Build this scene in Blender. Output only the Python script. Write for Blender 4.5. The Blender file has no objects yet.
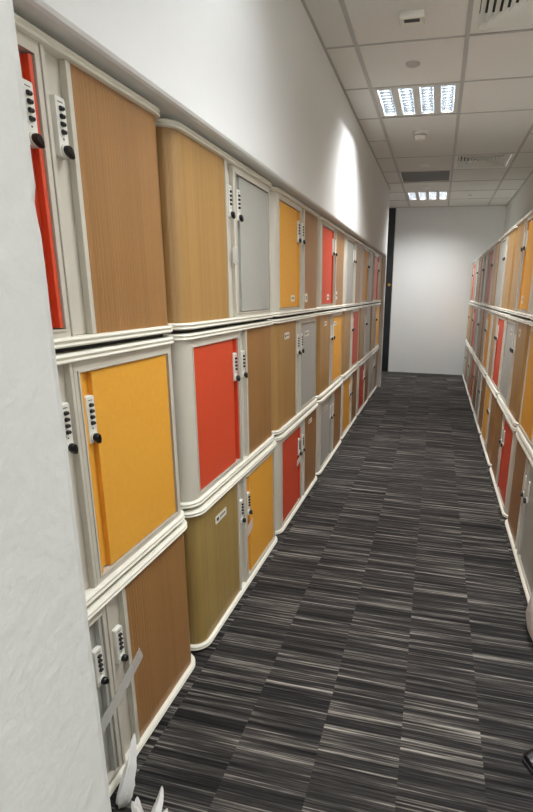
import bpy, bmesh, math, random
from mathutils import Vector, Matrix
random.seed(7)
C = bpy.context.scene
COL = C.collection
PI = math.pi

# ------------------------------------------------------------------ materials
def s2l(c):
    return tuple(((v/255)/12.92 if v/255 <= .04045 else ((v/255+.055)/1.055)**2.4) for v in c) + (1,)

def mat(name, rgb, rough=.5, metal=0, noise=0, nscale=40, bump=0, bscale=200, emis=0, spec=.5, alpha=1, trans=0, coat=0):
    m = bpy.data.materials.new(name); m.use_nodes = True
    nt = m.node_tree; b = nt.nodes['Principled BSDF']
    col = s2l(rgb)
    b.inputs['Base Color'].default_value = col
    b.inputs['Roughness'].default_value = rough
    b.inputs['Metallic'].default_value = metal
    b.inputs['Specular IOR Level'].default_value = spec
    b.inputs['Alpha'].default_value = alpha
    b.inputs['Transmission Weight'].default_value = trans
    tc = nt.nodes.new('ShaderNodeTexCoord')
    if noise:
        n = nt.nodes.new('ShaderNodeTexNoise'); n.inputs['Scale'].default_value = nscale
        n.inputs['Detail'].default_value = 5
        nt.links.new(tc.outputs['Object'], n.inputs['Vector'])
        r = nt.nodes.new('ShaderNodeMapRange')
        r.inputs['From Min'].default_value = .25; r.inputs['From Max'].default_value = .75
        r.inputs['To Min'].default_value = 1-noise; r.inputs['To Max'].default_value = 1+noise
        nt.links.new(n.outputs['Fac'], r.inputs['Value'])
        mx = nt.nodes.new('ShaderNodeMix'); mx.data_type = 'RGBA'; mx.blend_type = 'MULTIPLY'
        mx.inputs['Factor'].default_value = 1; mx.inputs['A'].default_value = col
        nt.links.new(r.outputs['Result'], mx.inputs['B'])
        nt.links.new(mx.outputs['Result'], b.inputs['Base Color'])
    if bump:
        n = nt.nodes.new('ShaderNodeTexNoise'); n.inputs['Scale'].default_value = bscale
        n.inputs['Detail'].default_value = 4
        nt.links.new(tc.outputs['Object'], n.inputs['Vector'])
        bp = nt.nodes.new('ShaderNodeBump'); bp.inputs['Strength'].default_value = bump
        bp.inputs['Distance'].default_value = .004
        nt.links.new(n.outputs['Fac'], bp.inputs['Height'])
        nt.links.new(bp.outputs['Normal'], b.inputs['Normal'])
    if emis:
        b.inputs['Emission Color'].default_value = col
        b.inputs['Emission Strength'].default_value = emis
    return m

def tambour_mat(name, rgb, rough=.3):
    """plastic roller shutter: faint upright streaks that belong to the slats"""
    m = mat(name, rgb, rough)
    nt = m.node_tree; b = nt.nodes['Principled BSDF']; b.inputs['Specular IOR Level'].default_value = .65
    tc = nt.nodes.new('ShaderNodeTexCoord')
    mp = nt.nodes.new('ShaderNodeMapping'); mp.inputs['Scale'].default_value = (95, 95, .7)
    nt.links.new(tc.outputs['Object'], mp.inputs['Vector'])
    n = nt.nodes.new('ShaderNodeTexNoise'); n.inputs['Scale'].default_value = 1; n.inputs['Detail'].default_value = 3
    nt.links.new(mp.outputs['Vector'], n.inputs['Vector'])
    cr = nt.nodes.new('ShaderNodeValToRGB')
    c = s2l(rgb)
    cr.color_ramp.elements[0].position = .25; cr.color_ramp.elements[0].color = (c[0]*.86, c[1]*.85, c[2]*.83, 1)
    cr.color_ramp.elements[1].position = .75; cr.color_ramp.elements[1].color = (c[0]*1.12, c[1]*1.12, c[2]*1.12, 1)
    nt.links.new(n.outputs['Fac'], cr.inputs['Fac'])
    nt.links.new(cr.outputs['Color'], b.inputs['Base Color'])
    return m

M = {}
M['white'] = mat('cabinet_white', (200, 194, 180), .38, noise=.02, nscale=8)
M['trim'] = mat('trim_white', (232, 229, 215), .22, noise=.03, nscale=12)
M['plinth'] = mat('dark_plinth', (22, 22, 22), .7)
M['red'] = mat('red_door', (208, 74, 42), .42, noise=.04, nscale=60, bump=.05, bscale=900)
M['yellow'] = mat('yellow_door', (228, 164, 58), .45, noise=.04, nscale=60, bump=.05, bscale=900)
M['grey'] = mat('grey_door', (174, 173, 165), .35, noise=.03, nscale=60, bump=.05, bscale=900)
M['brown'] = tambour_mat('brown_shutter', (154, 112, 66))
M['tan'] = tambour_mat('tan_shutter', (168, 130, 76))
M['olive'] = tambour_mat('olive_shutter', (160, 134, 78))
M['lockw'] = mat('lock_plate_plastic', (226, 224, 214), .35)
M['black'] = mat('black_plastic', (16, 16, 17), .3)
M['dial'] = mat('lock_dial', (30, 28, 30), .35)
M['sticker'] = mat('sticker_paper', (225, 220, 205), .6)
M['ink'] = mat('sticker_ink', (60, 50, 45), .6)
M['tape'] = mat('translucent_tape', (232, 230, 224), .3, alpha=.4)
M['tapepink'] = mat('pale_masking_tape', (225, 205, 190), .5, alpha=.85)
M['wall'] = mat('painted_wall', (227, 227, 224), .75, noise=.012, nscale=3, bump=.12, bscale=120)
M['pier'] = mat('plastered_wall', (214, 214, 209), .75, noise=.015, nscale=6, bump=.45, bscale=60)
M['ceil'] = mat('ceiling_tile', (226, 224, 219), .9, noise=.035, nscale=160, bump=.15, bscale=400)
M['grid'] = mat('ceiling_grid', (180, 178, 174), .5)
M['fix'] = mat('fixture_white', (208, 206, 200), .4)
M['alu'] = mat('louver_aluminium', (205, 210, 215), .22, metal=1)
M['vent'] = mat('vent_white', (226, 224, 216), .5)
M['ventdark'] = mat('vent_shadow', (40, 38, 36), .8)
M['panelgrey'] = mat('perforated_grey', (112, 110, 108), .7, noise=.15, nscale=300)
M['door'] = mat('black_door', (20, 22, 26), .35)
M['brass'] = mat('brass', (200, 150, 60), .3, metal=1)
M['leather'] = mat('black_leather', (14, 14, 15), .33, noise=.1, nscale=40, bump=.15, bscale=300)
M['sole'] = mat('shoe_sole', (26, 25, 25), .6)
M['bag'] = mat('pale_bag_fabric', (216, 213, 210), .6, noise=.04, nscale=30)
M['plastic'] = mat('white_film', (232, 230, 226), .35, alpha=.86)

def tube_mat():
    m = mat('lit_tube', (236, 248, 255), .3)
    b = m.node_tree.nodes['Principled BSDF']
    b.inputs['Emission Color'].default_value = (.86, .95, 1, 1); b.inputs['Emission Strength'].default_value = 9
    return m
M['tube'] = tube_mat()

def carpet():
    m = bpy.data.materials.new('striped_carpet'); m.use_nodes = True
    nt = m.node_tree; L = nt.links; b = nt.nodes['Principled BSDF']
    b.inputs['Roughness'].default_value = .95; b.inputs['Specular IOR Level'].default_value = .15
    tc = nt.nodes.new('ShaderNodeTexCoord'); sp = nt.nodes.new('ShaderNodeSeparateXYZ')
    L.new(tc.outputs['Object'], sp.inputs[0])
    def math_(op, a, bb=None):
        n = nt.nodes.new('ShaderNodeMath'); n.operation = op
        for i, v in enumerate((a, bb)):
            if v is None: continue
            if isinstance(v, (int, float)): n.inputs[i].default_value = v
            else: L.new(v, n.inputs[i])
        return n.outputs[0]
    plank = math_('FLOOR', math_('DIVIDE', math_('ADD', sp.outputs['X'], .50), .243))
    # each plank is laid with its own offset along the corridor, and is one metre long
    off = math_('MULTIPLY', math_('FRACT', math_('MULTIPLY', plank, .377)), .98)
    row = math_('FLOOR', math_('DIVIDE', math_('ADD', sp.outputs['Y'], off), .98))
    seed = math_('ADD', math_('MULTIPLY', plank, 17.3), math_('MULTIPLY', row, 5.7))
    def streak(sx, sy, detail, k):
        cb = nt.nodes.new('ShaderNodeCombineXYZ')
        L.new(math_('MULTIPLY', sp.outputs['X'], sx), cb.inputs[0])
        L.new(math_('ADD', math_('MULTIPLY', sp.outputs['Y'], sy), seed), cb.inputs[1])
        L.new(math_('MULTIPLY', seed, k), cb.inputs[2])
        n = nt.nodes.new('ShaderNodeTexNoise'); n.inputs['Scale'].default_value = 1
        n.inputs['Detail'].default_value = detail; n.inputs['Roughness'].default_value = .65
        L.new(cb.outputs[0], n.inputs['Vector'])
        return n.outputs['Fac']
    a = streak(1.3, 58, 1, 1.1)
    c = streak(2.0, 185, 2, 2.3)
    d = streak(14, 260, 2, .7)
    mixv = math_('ADD', math_('ADD', math_('MULTIPLY', a, .42), math_('MULTIPLY', c, .45)), math_('MULTIPLY', d, .13))
    cr = nt.nodes.new('ShaderNodeValToRGB'); e = cr.color_ramp.elements
    e[0].position = .38; e[0].color = s2l((25, 24, 24))
    e[1].position = .66; e[1].color = s2l((160, 154, 145))
    k = e.new(.48); k.color = s2l((45, 43, 42))
    k = e.new(.535); k.color = s2l((64, 61, 58))
    k = e.new(.585); k.color = s2l((102, 98, 92))
    L.new(mixv, cr.inputs['Fac'])
    L.new(cr.outputs['Color'], b.inputs['Base Color'])
    bp = nt.nodes.new('ShaderNodeBump'); bp.inputs['Strength'].default_value = .5; bp.inputs['Distance'].default_value = .003
    L.new(mixv, bp.inputs['Height']); L.new(bp.outputs['Normal'], b.inputs['Normal'])
    return m
M['carpet'] = carpet()

# ------------------------------------------------------------------ mesh helpers
class MB:
    def __init__(s): s.v = []; s.f = []; s.mi = []; s.m = 0
    def add(s, vs, fs):
        n = len(s.v); s.v += [tuple(v) for v in vs]
        for f in fs: s.f.append(tuple(i+n for i in f)); s.mi.append(s.m)
        return s
    def box(s, x0, x1, y0, y1, z0, z1):
        vs = [(x, y, z) for z in (z0, z1) for y in (y0, y1) for x in (x0, x1)]
        return s.add(vs, [(0,2,3,1),(4,5,7,6),(0,1,5,4),(2,6,7,3),(0,4,6,2),(1,3,7,5)])
    def prism(s, pts, z0, z1):
        """pts counter-clockwise seen from above"""
        n = len(pts)
        vs = [(x, y, z0) for x, y in pts] + [(x, y, z1) for x, y in pts]
        fs = [(i, (i+1) % n, n+(i+1) % n, n+i) for i in range(n)]
        fs += [tuple(range(n-1, -1, -1)), tuple(range(n, 2*n))]
        return s.add(vs, fs)
    def loops(s, rings, cap=True, close=True):
        n = len(rings[0]); vs = [p for r in rings for p in r]; fs = []
        for k in range(len(rings)-1):
            for i in range(n if close else n-1):
                j = (i+1) % n
                fs.append((k*n+i, k*n+j, (k+1)*n+j, (k+1)*n+i))
        if cap:
            fs.append(tuple(range(n-1, -1, -1))); fs.append(tuple((len(rings)-1)*n+i for i in range(n)))
        return s.add(vs, fs)
    def cyl(s, c, r, h, axis='z', n=24, r2=None):
        r2 = r if r2 is None else r2
        def P(a, rr, t):
            u, w = rr*math.cos(a), rr*math.sin(a)
            return {'z': (c[0]+u, c[1]+w, c[2]+t), 'y': (c[0]+w, c[1]+t, c[2]+u), 'x': (c[0]+t, c[1]+u, c[2]+w)}[axis]
        return s.loops([[P(2*PI*i/n, rr, t) for i in range(n)] for rr, t in ((r, 0), (r2, h))])
    def lathe(s, c, prof, n=24):
        return s.loops([[(c[0]+r*math.cos(2*PI*i/n), c[1]+r*math.sin(2*PI*i/n), c[2]+z) for i in range(n)] for r, z in prof])
    def mesh(s, name, mats, smooth=False, bevel=0):
        me = bpy.data.meshes.new(name); me.from_pydata(s.v, [], s.f)
        for k in (mats if isinstance(mats, (list, tuple)) else [mats]): me.materials.append(M[k])
        for p, i in zip(me.polygons, s.mi): p.material_index = i
        bm = bmesh.new(); bm.from_mesh(me)
        bmesh.ops.recalc_face_normals(bm, faces=bm.faces)
        if bevel:
            es = [e for e in bm.edges if len(e.link_faces) == 2 and e.calc_face_angle(0) > .7]
            bmesh.ops.bevel(bm, geom=es, offset=bevel, segments=2, profile=.5, affect='EDGES', clamp_overlap=True)
        for f in bm.faces: f.smooth = smooth
        if smooth:
            for e in bm.edges:
                if len(e.link_faces) == 2 and e.calc_face_angle(0) > .6: e.smooth = False
        bm.to_mesh(me); bm.free()
        return me

def link(name, me, parent=None, loc=(0,0,0), rot=(0,0,0)):
    o = bpy.data.objects.new(name, me); COL.objects.link(o)
    o.location = loc; o.rotation_euler = rot
    if parent: o.parent = parent
    return o
def tag(o, label, cat, group=None, kind=None):
    if label: o['label'] = label
    if cat: o['category'] = cat
    if group: o['group'] = group
    if kind: o['kind'] = kind
    return o
def thing(name, label, cat, loc=(0,0,0), rz=0, group=None):
    o = bpy.data.objects.new(name, None); COL.objects.link(o)
    o.location = loc; o.rotation_euler = (0,0,rz); o.empty_display_size = .1
    return tag(o, label, cat, group)
def struct(name, mb, m, **k):
    o = link(name, mb.mesh(name, m, **k)); o['kind'] = 'structure'; return o

# ------------------------------------------------------------------ measurements (metres)
XL, XR = -.775, .487          # front planes of the two rows of cabinets
LY = [.480, 1.453, 2.415, 3.375, 4.334, 5.294, 6.254]   # where each stack of the left row begins
RY = [2.01+.958*i for i in range(7)]
OUT = {(0, 0): .009, (1, 0): .012, (2, 0): .009, (3, 0): .008, (0, 1): .002}   # stacks pushed slightly out of line
W = .9535; H = .615; DEP = .405
TZ = [0, .584, 1.2040]; TS = [.5838/.615, .6198/.615, 1.003]
YB = 8.74                     # back wall
ZC = 2.678                    # ceiling
WL, WR = -.737, .935          # wall faces above the cabinets

# ------------------------------------------------------------------ the setting
struct('floor', MB().box(-2.2, 1.04, -4.6, YB+.1, -.1, 0), 'carpet')
struct('wall_back', MB().box(-.765, 1.04, YB, YB+.12, 0, ZC), 'wall')
struct('wall_right', MB().box(WR, WR+.12, -4.6, YB, 0, ZC), 'wall')
w = MB()
sec = [(WL, ZC), (WL, 1.844), (WL-.004, 1.836), (WL-.012, 1.832), (-1.19, 1.832), (-1.19, ZC)]
w.loops([[(x, y, z) for x, z in sec] for y in (.331, 7.216)])
w.box(-1.19, WL, 7.216, 7.272, 0, ZC)
w.box(-1.31, -1.19, .331, 7.272, 0, ZC)
struct('wall_left', w, 'wall')
struct('wall_passage', MB().box(-2.2, -2.08, 7.272, YB+.12, 0, ZC), 'wall')
struct('wall_passage_side', MB().box(-2.08, -1.31, 7.152, 7.272, 0, ZC), 'wall')
struct('wall_back_left', MB().box(-2.08, -1.66, YB, YB+.12, 0, ZC), 'wall')
# near wall end on the left, with a worn corner
w = MB()
zs = [0, .2]; z = .2
while z < ZC-.02:
    z += random.uniform(.006, .02); zs.append(min(z, ZC))
zs[-1] = ZC
rings = []
for z in zs:
    j = random.uniform(-.0003, .0003)
    if 1.37 < z < 1.41: j -= random.uniform(.0, .0022)
    if 1.0 < z < 1.06 or .62 < z < .66: j -= random.uniform(0, .0010)
    x = -.283 + j
    rings.append([(-2.08, -.7, z), (-.283, -.7, z), (-.283, .30, z), (-.283, .322+j*.6, z), (x-.003, .330, z), (-2.08, .330, z)])
w.loops(rings)
struct('wall_left_front', w, 'pier')
struct('wall_room_left', MB().box(-2.2, -2.08, -4.6, -.7, 0, ZC), 'wall')
w = MB(); w.box(-2.2, 1.04, -4.72, -4.6, 0, .8); w.box(-2.2, 1.04, -4.72, -4.6, 2.3, ZC)
w.box(-2.2, -1.9, -4.72, -4.6, .8, 2.3); w.box(.7, 1.04, -4.72, -4.6, .8, 2.3)
struct('wall_room_rear', w, 'wall')
w = MB()
for x in (-1.9, -1.03, -.16, .66): w.box(x, x+.04, -4.69, -4.63, .8, 2.3)
w.box(-1.9, .7, -4.69, -4.63, .8, .84); w.box(-1.9, .7, -4.69, -4.63, 2.26, 2.3)
struct('added_window_1', w, 'fix')  # unseen rear window, added so the bright world gives soft fill
# black door at the end of the passage, seen as a dark sliver
d = struct('door_1', MB().box(-1.655, -.772, YB-.01, YB+.05, .004, ZC-.004), 'door', bevel=.003)
dh = link('door_lock', MB().cyl((-.822, YB-.045, 1.47), .022, .036, 'y').mesh('door_lock', 'brass', smooth=True), d)
struct('trim_1', MB().box(-.771, -.757, YB-.014, YB-.001, 0, ZC), 'fix')

# suspended ceiling: tiles with rebated holes for the fittings, on a bar grid
GX = [-1.749, -1.149, -.549, .051, .651]
P_ = .61
GY = [round(3.19+P_*i, 3) for i in range(-13, 10)]
LIGHTS = [(GX[2], 3.80), (GX[2], 7.46), (GX[3], 1.36), (GX[2], -3.52), (GX[3], -.47), (GX[3], -2.30), (GX[2], 1.36)]  # fixtures labelled as added fill are out of view, put in for brightness
VENTS = [(GX[3], 5.63), (GX[3], 2.58)]
RET = [(GX[2], 6.24)]
skipc = {(-.549, 5.02), (.051, 5.02)}
t = MB()
holes = {(round(x, 3), round(y, 2)) for x, y in LIGHTS+VENTS+RET}
xs = [-2.2]+GX+[1.04]; ys = [-4.72]+GY+[YB+.12]
for i in range(len(xs)-1):
    for j in range(len(ys)-1):
        if (round(xs[i], 3), round(ys[j], 2)) in holes: continue
        t.box(xs[i], xs[i+1], ys[j], ys[j+1], ZC, ZC+.02)
t.box(-2.2, 1.04, -4.72, YB+.12, ZC+.16, ZC+.18)
struct('ceiling', t, 'ceil')
g = MB()
for x in GX: g.box(x-.012, x+.012, -4.6, YB-.002, ZC-.004, ZC+.002)
for i, y in enumerate(GY):
    for a, b in zip([-2.08]+GX, GX+[WR-.002]):
        if (round(a, 3), round(y, 2)) in skipc: continue
        if a < -1.15 and y < 7.25 or a < -1 and y < .4: continue
        lo = max(a+.012, WL+.002) if y < 7.25 else a+.012
        g.box(lo, b-.012, y-.007, y+.007, ZC-.0035, ZC+.002)
struct('trim_2', g, 'grid')
e = MB()
e.box(WL+.001, WL+.016, .34, 7.27, ZC-.004, ZC+.001); e.box(WR-.016, WR-.001, -4.6, YB-.002, ZC-.004, ZC+.001)
e.box(-.755, WR-.016, YB-.016, YB-.001, ZC-.004, ZC+.001)
struct('trim_3', e, 'grid')

# ------------------------------------------------------------------ cabinets
RAD = .066
def outline(d, back=DEP, n=9, w=W):
    """front outline inset by d, from rear left round to rear right; counter-clockwise from above"""
    r = RAD-d; P = [(d, back-d if d < .02 else back-.002), (d, RAD)]
    for k in range(1, n): a = PI + (PI/2)*k/n; P.append((RAD+r*math.cos(a), RAD+r*math.sin(a)))
    P += [(RAD, d), (w-RAD, d)]
    for k in range(1, n): a = 1.5*PI + (PI/2)*k/n; P.append((w-RAD+r*math.cos(a), RAD+r*math.sin(a)))
    P += [(w-d, RAD), (w-d, P[0][1])]
    return P
def mirror(mb):
    mb.v = [(W-x, y, z) for x, y, z in mb.v]; mb.f = [tuple(reversed(f)) for f in mb.f]; return mb
ZB, ZT = .0335, .5935          # body between the trims
c0 = W/2
BEAD = [(o, z*.79) for o, z in [(-.006, 0), (.006, .0005), (.0105, .003), (.012, .0065), (.0105, .010), (.007, .0125), (.007, .0145),
        (.0105, .017), (.012, .0205), (.0105, .024), (.006, .0275), (-.006, .028)]]
def trim_mesh(z0):
    mb = MB(); mb.loops([[(x, y, z0+z) for x, y in outline(.012-o)] for o, z in BEAD]); return mb
mesh_cache = {}
def cached(key, fn):
    if key not in mesh_cache: mesh_cache[key] = fn()
    return mesh_cache[key]
def sided(mb, side): return mirror(mb) if side == 'L' else mb

def m_carcass():
    mb = MB(); mb.prism(outline(.036), ZB-.001, ZT+.001); mb.m = 1
    mb.prism(outline(.03), 0, .012)
    return mb.mesh('carcass', ['white', 'plinth'])
def arc_strip(d0, d1, y_end, x_end):
    """solid skin wrapped round the right front corner, from depth y_end to x_end on the front"""
    def path(d, n=10):
        r = RAD-d; P = [(W-d, y_end), (W-d, RAD)]
        for k in range(1, n): a = -(PI/2)*k/n; P.append((W-RAD+r*math.cos(a), RAD+r*math.sin(a)))
        P += [(W-RAD, d)]
        if abs(x_end-(W-RAD)) > 1e-6: P.append((x_end, d))
        return P
    o, i = path(d0), path(d1)
    return o + i[::-1]
OP0, OP1 = c0+.012, W-.074     # opening of the panel door (panel on the right)
OZ0, OZ1 = ZB+.018, ZT-.026
def m_frame(side):
    mb = MB()
    mb.prism(arc_strip(.012, .034, .30, OP1)[::-1], ZB, ZT)
    mb.box(OP0, OP1, .012, .034, OZ1, ZT); mb.box(OP0, OP1, .012, .034, ZB, OZ0)
    mb.box(c0-.004, OP0, .012, .034, ZB, ZT)
    # fine raised rim round the opening
    mb.box(OP0-.004, OP0, .009, .013, OZ0, OZ1+.004); mb.box(OP1, OP1+.004, .009, .013, OZ0-.004, OZ1+.004)
    mb.box(OP0-.004, OP1, .009, .013, OZ1, OZ1+.004); mb.box(OP0-.004, OP1, .009, .013, OZ0-.004, OZ0)
    return sided(mb, side).mesh('door_frame', 'white', smooth=True)
def m_panel(side, col):
    mb = MB(); g = .003
    mb.box(OP0+.046, OP1-g, .015, .031, OZ0+g, OZ1-g)
    mb.box(OP0+g, OP0+.046, .028, .031, OZ0+g, OZ1-g)
    mb.box(OP0+g, OP0+.013, .013, .028, OZ0+g, OZ1-g)
    return sided(mb, side).mesh('panel_door', col, bevel=.0012)
TX = c0+.088                   # the shutter's free edge when it is on the right
def m_shutter(side, col):
    # upright slats following the corner: outer path sampled with a shallow groove between slats
    base = [(W-.014, .30), (W-.014, RAD)]
    r = RAD-.014
    for k in range(1, 24): a = -(PI/2)*k/24; base.append((W-RAD+r*math.cos(a), RAD+r*math.sin(a)))
    base += [(W-RAD, .014), (TX, .014)]
    seg = [0]
    for a, b in zip(base, base[1:]): seg.append(seg[-1]+math.dist(a, b))
    def at(s):
        for k in range(len(seg)-1):
            if s <= seg[k+1] or k == len(seg)-2:
                t = (s-seg[k])/(seg[k+1]-seg[k]); a, b = base[k], base[k+1]
                p = (a[0]+(b[0]-a[0])*t, a[1]+(b[1]-a[1])*t)
                dx, dy = b[0]-a[0], b[1]-a[1]; L = math.hypot(dx, dy)
                return p, (dy/L*-1, dx/L)
    tot = seg[-1]; n = int(tot/.0115); st = tot/n
    out, inn = [], []
    for k in range(n):
        for f, dd in ((.0, .0006), (.12, 0), (.88, 0)):
            s = (k+f)*st; p, nr = at(s)
            # inward normal: toward larger y on the front face, toward smaller x on the side
            nx, ny = nr
            if (nx*(-1)+ny*1) < 0: nx, ny = -nx, -ny
            out.append((p[0]+nx*dd, p[1]+ny*dd)); inn.append((p[0]+nx*.012, p[1]+ny*.012))
    p, nr = at(tot); out.append(p); inn.append((p[0], p[1]+.012))
    mb = MB(); mb.prism((out+inn[::-1])[::-1], ZB, ZT)
    return sided(mb, 'R' if side == 'R' else 'L').mesh('roller_shutter', col, smooth=False)
def m_rail(side):
    mb = MB()
    a, b = c0+.007, TX
    mb.box(b-.014, b, .009, .026, ZB+.001, ZT-.001)
    mb.box(a, a+.010, .010, .026, ZB+.001, ZT-.001)
    mb.box(a, b, .026, .032, ZB+.001, ZT-.001)
    return sided(mb, side).mesh('handle_rail', 'white', bevel=.0012)
def rr(w, h, r, n=5):
    P = []
    for cx, cz, a0 in ((w/2-r, h/2-r, 0), (-w/2+r, h/2-r, PI/2), (-w/2+r, -h/2+r, PI), (w/2-r, -h/2+r, 1.5*PI)):
        for k in range(n+1): a = a0+PI/2*k/n; P.append((cx+r*math.cos(a), cz+r*math.sin(a)))
    return P
def m_plate():
    mb = MB(); P = rr(.030, .114, .0045)
    mb.loops([[(x*s, y, z*(1-(1-s)*.25)) for x, z in P] for y, s in ((.012, 1), (.001, 1), (-.001, .93))])
    mb.m = 1
    mb.box(-.007, .007, -.0016, -.0005, .046, .0475)
    mb.cyl((0, -.0016, -.022), .002, .001, 'y', 10)
    return mb.mesh('lock_plate', ['lockw', 'dial'], smooth=True)
def m_dial():
    mb = MB(); P = rr(.0115, .0095, .0038, 4)
    mb.loops([[(x, y, z) for x, z in P] for y in (0, -.0015)])
    mb.cyl((-.004, -.004, 0), .0042, .008, 'x', 12)
    return mb.mesh('number_dial', 'dial', smooth=True)
def m_knob():
    # round turn knob with a pointed finger grip
    mb = MB()
    mb.cyl((0, -.004, 0), .0125, .006, 'y', 24)
    def ring(y, s):
        P = []
        for k in range(24):
            a = 2*PI*k/24; r = .0098*s; x, z = r*math.cos(a), r*math.sin(a)
            if x > 0: x += .010*s*max(0, math.cos(a))**3
            P.append((x, y, z))
        return P
    mb.m = 1
    mb.loops([ring(-.004, .95), ring(-.008, 1), ring(-.013, .92), ring(-.015, .75)])
    return mb.mesh('turn_knob', ['lockw', 'black'], smooth=True)
def m_sticker(w_, h_, dark):
    mb = MB(); P = rr(w_, h_, .004, 3)
    mb.loops([[(x, y, z) for x, z in P] for y in (0, -.0006)])
    mb.m = 1
    if dark == 1: mb.box(-w_*.3, w_*.3, -.001, -.0005, -h_*.08, h_*.12)
    if dark == 2:
        mb.box(-w_*.15, w_*.15, -.001, -.0005, -h_*.22, h_*.22)
    if dark == 3:
        mb.box(-w_*.38, -w_*.2, -.001, -.0005, -h_*.2, h_*.2); mb.box(-w_*.1, w_*.38, -.001, -.0005, -h_*.05, h_*.1)
    return mb.mesh('sticker', ['sticker', 'ink'])

ORD = ['nearest', 'second from camera', 'third from camera', 'fourth from camera', 'fifth from camera', 'sixth from camera', 'farthest']
TIER = ['bottom', 'middle', 'top']
LOCKZ = [.425, .452, .458]

def cabinet(row, i, tier, side, pcol, tcol, ordn, extra=()):
    """side: which half (seen from the front) holds the flat panel door"""
    if row == 'left': loc = (XL+OUT.get((i, tier), 0), LY[i], TZ[tier]); rz = PI/2
    else: loc = (XR, RY[i]+W, TZ[tier]); rz = -PI/2
    sz = TS[tier]
    lab = f"{TIER[tier]}-tier white locker cabinet, {ordn} in the {row} row, {pcol} door and {tcol} shutter"
    t = thing('locker_cabinet', lab, 'cabinet', loc, rz, f'locker cabinets in the {row} row'); t.scale = (1, 1, sz)
    sh = 'L' if side == 'R' else 'R'
    link('carcass', cached('carcass', m_carcass), t)
    for nm, z0 in (('bottom_trim', .0115), ('top_trim', H-.0225)):
        link(nm, cached(nm, lambda: trim_mesh(z0).mesh(nm, 'trim', smooth=True)), t)
    link('door_frame', cached(('frame', side), lambda: m_frame(side)), t)
    pd = link('panel_door', cached(('panel', side, pcol), lambda: m_panel(side, pcol)), t); pd['label'] = f'flat {pcol} door panel'
    sd = link('roller_shutter', cached(('shutter', sh, tcol), lambda: m_shutter(sh, tcol)), t); sd['label'] = f'{tcol} slatted shutter wrapping round the corner'
    link('handle_rail', cached(('rail', sh), lambda: m_rail(sh)), sd)
    def X(x): return x if side == 'R' else W-x
    # locks
    for par, x, y in ((pd, OP0+.027, .012), (sd, W-(c0+.046), .011)):
        z = LOCKZ[tier]
        link('lock_plate', cached('plate', m_plate), par, (X(x), y, z))
        a = (.75 if tier == 2 else 1.0) + ((i*7+tier*3) % 5)*.04
        k = link('turn_knob', cached('knob', m_knob), par, (X(x)+.001, y, z-.043), (0, a, 0))
        if (row == 'left' and i <= 2):
            for q in range(4): link('number_dial', cached('dial', m_dial), par, (X(x), y-.0002, z+.035-q*.0145))
    for which, x, z, w_, h_, dk in extra:
        par = pd if which == 'P' else sd
        y = .0148 if which == 'P' else .0138
        link('sticker', cached(('st', w_, h_, dk), lambda: m_sticker(w_, h_, dk)), par, (x, y, z))
    return t

# rows: for each tier (top, middle, bottom) and unit: (flat door colour, shutter colour, flat door half seen from the front)
LEFT = {
 2: [('red','brown','L'),('grey','tan','R'),('yellow','brown','L'),('red','brown','L'),('grey','brown','L'),('yellow','brown','L'),('red','brown','L')],
 1: [('yellow','tan','R'),('red','brown','L'),('grey','tan','R'),('yellow','tan','R'),('red','tan','R'),('grey','tan','R'),('yellow','tan','R')],
 0: [('grey','brown','L'),('yellow','olive','R'),('red','brown','L'),('grey','brown','L'),('yellow','brown','L'),('red','brown','L'),('grey','brown','L')]}
RIGHT = {   # right half seen from the front is the near half here
 2: [('grey','brown','L'),('yellow','tan','R'),('grey','tan','L'),('red','tan','L'),('grey','brown','R'),('grey','brown','L'),('red','tan','R')],
 1: [('yellow','brown','L'),('grey','tan','L'),('red','tan','R'),('yellow','brown','R'),('grey','brown','L'),('red','brown','R'),('yellow','brown','L')],
 0: [('grey','brown','R'),('red','brown','R'),('yellow','brown','L'),('grey','brown','L'),('red','brown','L'),('grey','tan','L'),('grey','brown','L')]}
ST = {('left',2,2): [('P',.33,.10,.07,.035,1),('T',.62,.10,.055,.05,2)], ('left',3,2): [('P',.30,.10,.07,.04,1),('T',.62,.11,.05,.06,3)],
      ('left',2,1): [('T',.21,.52,.09,.035,3),('P',.65,.50,.11,.035,3)], ('left',3,1): [('T',.23,.53,.08,.03,3),('P',.60,.51,.10,.03,1)],
      ('left',1,0): [('T',.22,.505,.105,.035,3)], ('left',2,0): [('T',.72,.53,.09,.03,3)], ('left',3,0): [('P',.28,.50,.11,.03,3)],
      ('right',1,2): [('P',.60,.11,.06,.045,2)], ('right',1,1): [('P',.30,.51,.06,.04,3),('T',.66,.53,.06,.045,2)]}
for tier in (2, 1, 0):
    for i in range(7):
        p, s, side = LEFT[tier][i]
        cabinet('left', i, tier, side, p, s, ORD[i], ST.get(('left', i, tier), ()))
        p, s, side = RIGHT[tier][i]
        cabinet('right', i, tier, side, p, s, ORD[i], ST.get(('right', i, tier), ()))

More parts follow.
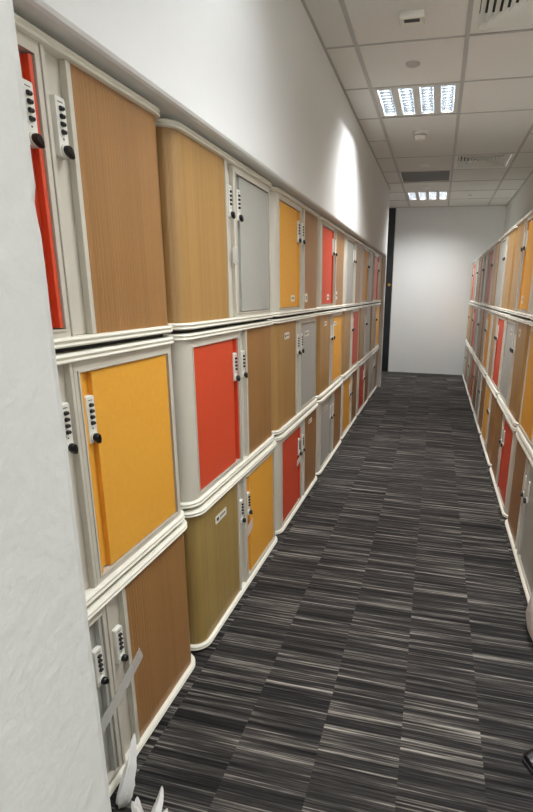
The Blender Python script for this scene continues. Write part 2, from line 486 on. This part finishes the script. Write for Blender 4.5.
# ------------------------------------------------------------------ tapes stuck across locks and doors
def ribbon(name, pts, wdir, width, m, label, cat, thick=.0005, kind=None):
    """strip along pts; wdir = width direction per point or one vector"""
    mb = MB(); rings = []
    for k, p in enumerate(pts):
        p = Vector(p); wd = Vector(wdir[k] if isinstance(wdir[0], (tuple, list, Vector)) else wdir).normalized()
        ww = width[k] if isinstance(width, (list, tuple)) else width
        a, b = Vector(pts[max(k-1, 0)]), Vector(pts[min(k+1, len(pts)-1)])
        n = (b-a).cross(wd).normalized()*thick
        rings.append([p-wd*ww/2-n, p+wd*ww/2-n, p+wd*ww/2+n, p-wd*ww/2+n])
    mb.loops(rings)
    o = link(name, mb.mesh(name, m, smooth=False)); return tag(o, label, cat)
xf = XL-.009+.009
ribbon('tape_strip', [(xf+.001, .80, .195), (xf, .865, .222), (xf+.003, .92, .250), (xf+.0015, .98, .268), (xf+.001, 1.02, .285), (xf+.001, 1.088, .313)],
       (0, -.35, 1), .042, 'tape', 'long translucent tape strip across the grey and brown doors of nearest bottom cabinet', 'tape')
def small_tape(y, z, w_, h_, label, row='left', m='tapepink', slant=0):
    x = XL-.0085+(.012 if z < .5 else 0) if row == 'left' else XR+.0085
    ribbon('tape_strip', [(x, y-w_/2, z-slant), (x+(.0008 if row == 'left' else -.0008), y, z), (x, y+w_/2, z+slant)], (0, 0, 1), h_, m, label, 'tape')
small_tape(LY[1]+c0-.015, 1.475, .055, .06, 'beige tape patch on the handle rail of the tan shutter, top tier', m='tape')
small_tape(LY[1]+c0+.035, .285, .08, .05, 'pinkish tape flap below the lock of the yellow bottom door', slant=.012)
small_tape(LY[2]+c0-.06, .33, .11, .04, 'pale tape flap below the lock of the red bottom door', slant=.012)
small_tape(RY[1]+c0+.03, .25, .13, .07, 'pale tape patch below the lock of the red door in the right row', row='right', slant=.01)
small_tape(RY[2]+c0-.0, .90, .10, .06, 'pale tape patch on the red middle-tier door in the right row', row='right')

# ------------------------------------------------------------------ ceiling fittings
def m_light_frame():
    mb = MB(); a = .012; b = .588
    px = [.300+(.142)*(k-1.5) for k in range(4)]; hw = .047; y0, y1 = .045, .555
    e = [a]+[v for p in px for v in (p-hw, p+hw)]+[b]
    for k in range(0, len(e), 2): mb.box(e[k], e[k+1], a, b, -.002, .004)
    for p in px: mb.box(p-hw, p+hw, a, y0, -.002, .004); mb.box(p-hw, p+hw, y1, b, -.002, .004)
    return mb.mesh('light_frame', 'fix', bevel=.001)
def m_reflector():
    mb = MB(); n = 14; r = .047; out = []
    for k in range(n+1): a = PI*k/n; out.append((r*math.cos(a), .002+.085*math.sin(a)))
    inn = [(x*.96, z*.96) for x, z in out]
    prof = out+inn[::-1]
    mb.loops([[(x, y, z) for x, z in prof] for y in (-.255, .255)])
    mb.box(-r, r, -.257, -.255, .002, .08); mb.box(-r, r, .255, .257, .002, .08)
    return mb.mesh('reflector', 'alu', smooth=True)
def m_louver():
    mb = MB()
    for y in (0,):
        sec = [(-.0030, .017), (.0030, .017), (.0012, .008), (.0006, .001), (-.0006, .001), (-.0012, .008)]
        mb.loops([[(x, y+yy, z) for yy, z in sec] for x in (-.040, .040)])
    return mb.mesh('louver_blade', 'alu')
def m_tube(): return MB().cyl((0, -.25, .060), .009, .5, 'y', 16).mesh('fluorescent_tube', 'tube', smooth=True)
LS = [122, 138, 140, 140, 150, 140, 170]
LNAME = ['nearer of the two visible, above the middle of the corridor', 'farther of the two visible, close to the back wall', 'out of view above the nearest part of the corridor', 'far back in the room behind the camera', 'added as unseen fill just behind the camera', 'added as unseen fill in the middle of the room behind the camera', 'added as unseen fill above the nearest left cabinets']
LP = [8, 9.5, 7.2, 10, 3, 10, 1.9]
for k, (x, y) in enumerate(LIGHTS):
    t = thing('ceiling_light', 'recessed four-tube louvred ceiling light, '+LNAME[k], 'light', (x, y, ZC), 0, 'recessed ceiling lights')
    link('light_frame', cached('lf', m_light_frame), t)
    for q in range(4):
        px = .300+.142*(q-1.5)
        rf = link('reflector', cached('rf', m_reflector), t, (px, .3, 0))
        link('fluorescent_tube', cached('tb', m_tube), t, (px, .3, 0))
        for j in range(9): link('louver_blade', cached('lv', m_louver), rf, (0, -.224+.056*j, 0))
        ld = bpy.data.lights.new('tube_light', 'AREA'); ld.shape = 'RECTANGLE'; ld.size = .016; ld.size_y = .48
        ld.energy = LP[k]; ld.color = (.965, .985, 1); ld.spread = math.radians(LS[k])
        lo = bpy.data.objects.new('tube_light', ld); COL.objects.link(lo); lo.parent = t; lo.location = (px, .3, .036)

def vent(x, y, label):
    t = thing('air_vent', label, 'air vent', (x, y, ZC), 0, 'ceiling air vents')
    mb = MB()
    for a, b, c, d in ((.012,.588,.012,.045),(.012,.588,.555,.588),(.012,.045,.045,.555),(.555,.588,.045,.555)): mb.box(a, b, c, d, -.004, .003)
    link('vent_frame', mb.mesh('vent_frame', 'vent', bevel=.001), t)
    link('vent_backing', MB().box(.045, .555, .045, .555, .07, .075).mesh('vent_backing', 'ventdark'), t)
    # four-way diffuser: triangular sets of angled blades meeting in the middle
    n = 7
    for side in range(4):
        for k in range(n):
            r0 = .250-k*.034; r1 = r0-.024; bl = MB()
            def P(u, r, z):
                q = [(u, -r), (r, u), (-u, r), (-r, -u)][side]; return (.3+q[0], .3+q[1], z)
            A = [P(-r0, r0, .0), P(r0, r0, .0), P(r1, r1, .022), P(-r1, r1, .022)]
            B = [(p[0], p[1], p[2]+.003) for p in A]
            bl.add(A+B, [(0,1,2,3),(4,7,6,5),(0,4,5,1),(1,5,6,2),(2,6,7,3),(3,7,4,0)])
            link('vent_blade', bl.mesh('vent_blade', 'vent'), t)
vent(GX[3], 5.63, 'square white louvred air vent in ceiling, the farther one')
vent(GX[3], 2.58, 'square white louvred air vent at the top right corner, nearest the camera')

# grey perforated return panel
t = thing('return_air_panel', 'dark grey perforated square panel set in the ceiling before the far light', 'ceiling panel', (GX[2], 6.24, ZC))
link('panel_sheet', MB().box(.014, .586, .014, .586, .006, .012).mesh('panel_sheet', 'panelgrey'), t)
mb = MB()
for a, b, c, d in ((.012,.588,.012,.024),(.012,.588,.576,.588),(.012,.024,.024,.576),(.576,.588,.024,.576)): mb.box(a, b, c, d, -.003, .006)
link('panel_frame', mb.mesh('panel_frame', 'vent'), t)

# rectangular sensor close to the camera
t = thing('ceiling_sensor', 'small white rectangular sensor box with dark window on nearest ceiling tile', 'sensor', (-.225, 2.92, ZC))
sb = MB(); sb.loops([[(x*s, y*s, z) for x, y in rr(.125, .085, .006)] for z, s in ((0, .92), (-.008, 1), (-.030, .97), (-.034, .9))])
link('sensor_housing', sb.mesh('sensor_housing', 'lockw', smooth=True), t)
link('sensor_window', MB().box(-.038, .038, -.028, -.002, -.0365, -.033).mesh('sensor_window', 'dial'), t)

def disc(y, r, name, label, cat, prof, m='fix', x=-.25):
    o = link(name, MB().lathe((0, 0, 0), prof, 28).mesh(name, m, smooth=True), None, (x, y, ZC)); return tag(o, label, cat)
disc(3.48, .045, 'ceiling_cover_plate', 'flat round grey cover plate on ceiling just before the nearer light', 'cover plate', [(.044, 0), (.044, -.004), (.040, -.007), (.001, -.008)], 'grid')
t = thing('smoke_detector', 'round white smoke detector on the ceiling beyond the nearer light', 'smoke detector', (-.25, 4.82, ZC))
link('detector_base', MB().lathe((0,0,0), [(.066, 0), (.066, -.012), (.060, -.018), (.001, -.018)], 28).mesh('detector_base', 'lockw', smooth=True), t)
link('detector_head', MB().lathe((0,0,-.018), [(.047, 0), (.050, -.018), (.044, -.036), (.036, -.042), (.001, -.043)], 28).mesh('detector_head', 'lockw', smooth=True), t)
link('sensor_slot', MB().lathe((0,0,-.018), [(.0495, -.008), (.0505, -.014)], 28).mesh('sensor_slot', 'dial'), t)
disc(5.32, .06, 'speaker_grille', 'faint round flush disc on the ceiling between smoke detector and small disc', 'speaker', [(.062, 0), (.062, -.002), (.058, -.003), (.001, -.003)], 'ceil')
disc(5.98, .05, 'ceiling_disc', 'bright white round disc on the ceiling just before the grey panel', 'disc', [(.050, 0), (.050, -.006), (.044, -.012), (.001, -.013)], 'lockw')
disc(7.12, .045, 'ceiling_disc', 'white round disc on the ceiling between grey panel and far light', 'disc', [(.046, 0), (.046, -.006), (.040, -.014), (.001, -.015)], 'lockw')
disc(7.8, .03, 'ceiling_cover_plate', 'tiny round plate on right-hand ceiling tile near the back wall', 'cover plate', [(.028, 0), (.028, -.003), (.001, -.004)], 'grid', x=.33)

# ------------------------------------------------------------------ loose things on the floor
def leaf(base, tip, bow, width, twist, n=12, seed=0):
    """one folded flap of film from base to tip"""
    base, tip, bow = Vector(base), Vector(tip), Vector(bow); rnd = random.Random(seed)
    rings = []; ax = (tip-base).normalized(); side = ax.cross(Vector(twist)).normalized(); nr = side.cross(ax)
    for k in range(n+1):
        t = k/n; p = base.lerp(tip, t)+bow*math.sin(PI*t)
        wd = width*min(1, .45+2.6*t)*(1-t)**.62+.002
        row = []
        for q in range(7):
            u = q/6-.5
            p2 = p+side*u*wd+nr*(.22*wd*math.cos(u*PI*2.2)+rnd.uniform(-.002, .002))
            row.append(p2)
        rings.append([tuple(v) for v in row])
    mb = MB(); mb.loops(rings, cap=False, close=False)
    return mb
def film(name, leaves, label, cat, m='plastic'):
    mb = MB()
    for l in leaves: mb.add(l.v, l.f)
    me = mb.mesh(name, m, smooth=True)
    o = link(name, me); tag(o, label, cat)
    s = o.modifiers.new('thickness', 'SOLIDIFY'); s.thickness = .0008
    return o
film('film_strip', [leaf((-.722, .880, .004), (-.732, .965, .155), (.010, -.006, -.004), .075, (1, .2, 0), seed=3),
                    leaf((-.722, .882, .004), (-.732, .925, .105), (.006, -.012, .0), .05, (1, -.3, 0), seed=4)],
     'crumpled white film strip standing against the nearest bottom cabinet', 'plastic film')
film('plastic_bag', [leaf((-.635, .838, .003), (-.695, .878, .030), (0, 0, .010), .036, (0, 0, 1), seed=5),
                     leaf((-.625, .840, .003), (-.640, .935, .030), (.008, 0, .012), .034, (0, 0, 1), seed=6),
                     leaf((-.640, .840, .003), (-.690, .895, .028), (-.004, 0, .010), .030, (.2, 0, 1), seed=8),
                     leaf((-.590, .820, .003), (-.600, .890, .020), (0, 0, .012), .040, (0, 0, 1), seed=9)],
     'crumpled white plastic bag with pointed flaps on the carpet at the bottom edge', 'plastic bag')

# pale bag slumped beside the right row
bg = MB(); rings = []
for z, s, dx in ((0.001, .82, 0), (.02, .97, 0), (.08, 1.04, -.004), (.18, 1.0, -.002), (.28, .93, .006), (.35, .80, .02), (.38, .62, .03)):
    R_ = []
    for k in range(40):
        a = 2*PI*k/40; rx = .17*s*(1+.03*math.sin(5*a+z*20)); ry = .105*s*(1+.03*math.cos(4*a-z*30))
        ca, sa = math.cos(a), math.sin(a)
        R_.append((.620+dx+rx*math.copysign(abs(ca)**.6, ca), 1.865+ry*math.copysign(abs(sa)**.6, sa), z))
    rings.append(R_)
bg.loops(rings)
t = thing('carrier_bag', 'pale grey soft bag standing on the carpet before the nearest right-row cabinets', 'bag', (0, 0, 0))
link('bag_body', bg.mesh('bag_body', 'bag', smooth=True), t)
hd = MB(); pr = []
for k in range(17):
    a = PI*k/16; c = Vector((.64+.07*math.cos(a), 1.865, .375+.10*math.sin(a)))
    rad = Vector((math.cos(a), 0, math.sin(a)))
    pr.append([tuple(c+rad*u*.004+Vector((0, v*.012, 0))) for u, v in ((-1,-1),(1,-1),(1,1),(-1,1))])
hd.loops(pr)
link('bag_handle', hd.mesh('bag_handle', 'bag'), t)

# black shoe at the right edge, toe pointing into the corridor
def shoe(loc, rz):
    t = thing('leather_shoe', 'black leather shoe on the carpet, cut by the right edge of the photo', 'shoe', loc, rz)
    # local: toe at x=0, heel at x=.27
    def sect(x):
        u = x/.27
        half = .018+.030*math.sin(PI*min(1, (u+.06)*.62+.05))**.8 if u < .5 else .034+.010*math.cos((u-.5)*PI*1.2)
        if u < .04: half *= .55+.45*(u/.04)
        top = .034+.016*math.sin(min(1, u*2.2)*PI/2)+(.045*max(0, (u-.38)/.62)**.8)
        return half, top
    so = MB(); rings = []
    xs_ = [0, .004, .012, .03, .06, .09, .12, .15, .18, .21, .24, .262, .268, .27]
    for x in xs_:
        h_, _ = sect(x); h_ += .004
        if x > .26: h_ *= .8
        rings.append([(x, -h_, 0), (x, h_, 0), (x, h_, .014), (x, -h_, .014)])
    so.loops(rings); link('sole', so.mesh('sole', 'sole', bevel=.002), t)
    up = MB(); rings = []
    for x in xs_[1:-1]:
        h_, tp = sect(x); R_ = []
        for k in range(17):
            a = PI*k/16; R_.append((x, h_*math.cos(a)*(1 if math.sin(a) < .3 else 1), .013+(tp-.013)*math.sin(a)**.75))
        rings.append(R_)
    up.loops(rings); link('upper', up.mesh('upper', 'leather', smooth=True), t)
    ln = MB()
    for k in range(4):
        x = .10+.018*k; h_, tp = sect(x)
        ln.loops([[(x+dx, h_*.45*math.cos(a), .016+(tp-.013)*math.sin(a)**.75+dz) for dx, dz in ((-.002, 0), (.002, 0), (.002, .003), (-.002, .003))] for a in [PI*q/8 for q in range(2, 7)]])
    link('laces', ln.mesh('laces', 'black'), t)
    wl = MB(); pr = []
    for s_ in (-1, 1):
        for x in (xs_ if s_ < 0 else xs_[::-1]):
            h_, _ = sect(x); h_ += .0045; pr.append((x, s_*h_))
    return t
shoe((.352, 1.255, 0), math.radians(28))

# ------------------------------------------------------------------ camera, exposure
f, yaw, pitch, roll = 495.76, -.22117, -.26099, .01585     # focal length in pixels of the 533 px wide frame
cy, sy, cp, sp = math.cos(yaw), math.sin(yaw), math.cos(pitch), math.sin(pitch)
fw = Vector((sy*cp, cy*cp, sp)); rt = Vector((cy, -sy, 0)); up_ = rt.cross(fw)
c_, s_ = math.cos(roll), math.sin(roll)
r2 = c_*rt + s_*up_; u2 = c_*up_ - s_*rt
cam = bpy.data.cameras.new('camera'); cam.sensor_fit = 'HORIZONTAL'; cam.sensor_width = 36
cam.lens = f*36/533; cam.clip_start = .02
cam.shift_x = -(321.035-266.5)/533; cam.shift_y = (424.01-406)/533
co = bpy.data.objects.new('camera', cam); COL.objects.link(co)
mtx = Matrix((r2, u2, -fw)).transposed().to_4x4(); mtx.translation = Vector((0, 0, 1.3429))
co.matrix_world = mtx
C.camera = co

wd = bpy.data.worlds.new('world'); C.world = wd; wd.use_nodes = True
wd.node_tree.nodes['Background'].inputs['Color'].default_value = (.52, .53, .545, 1)
wd.node_tree.nodes['Background'].inputs['Strength'].default_value = 20
C.view_settings.view_transform = 'Standard'; C.view_settings.look = 'None'
C.view_settings.gamma = 1; C.view_settings.use_curve_mapping = False
C.view_settings.exposure = 0
C.cycles.use_denoising = True
C.cycles.max_bounces = 10; C.cycles.diffuse_bounces = 6; C.cycles.transparent_max_bounces = 12
C.cycles.sample_clamp_indirect = 4
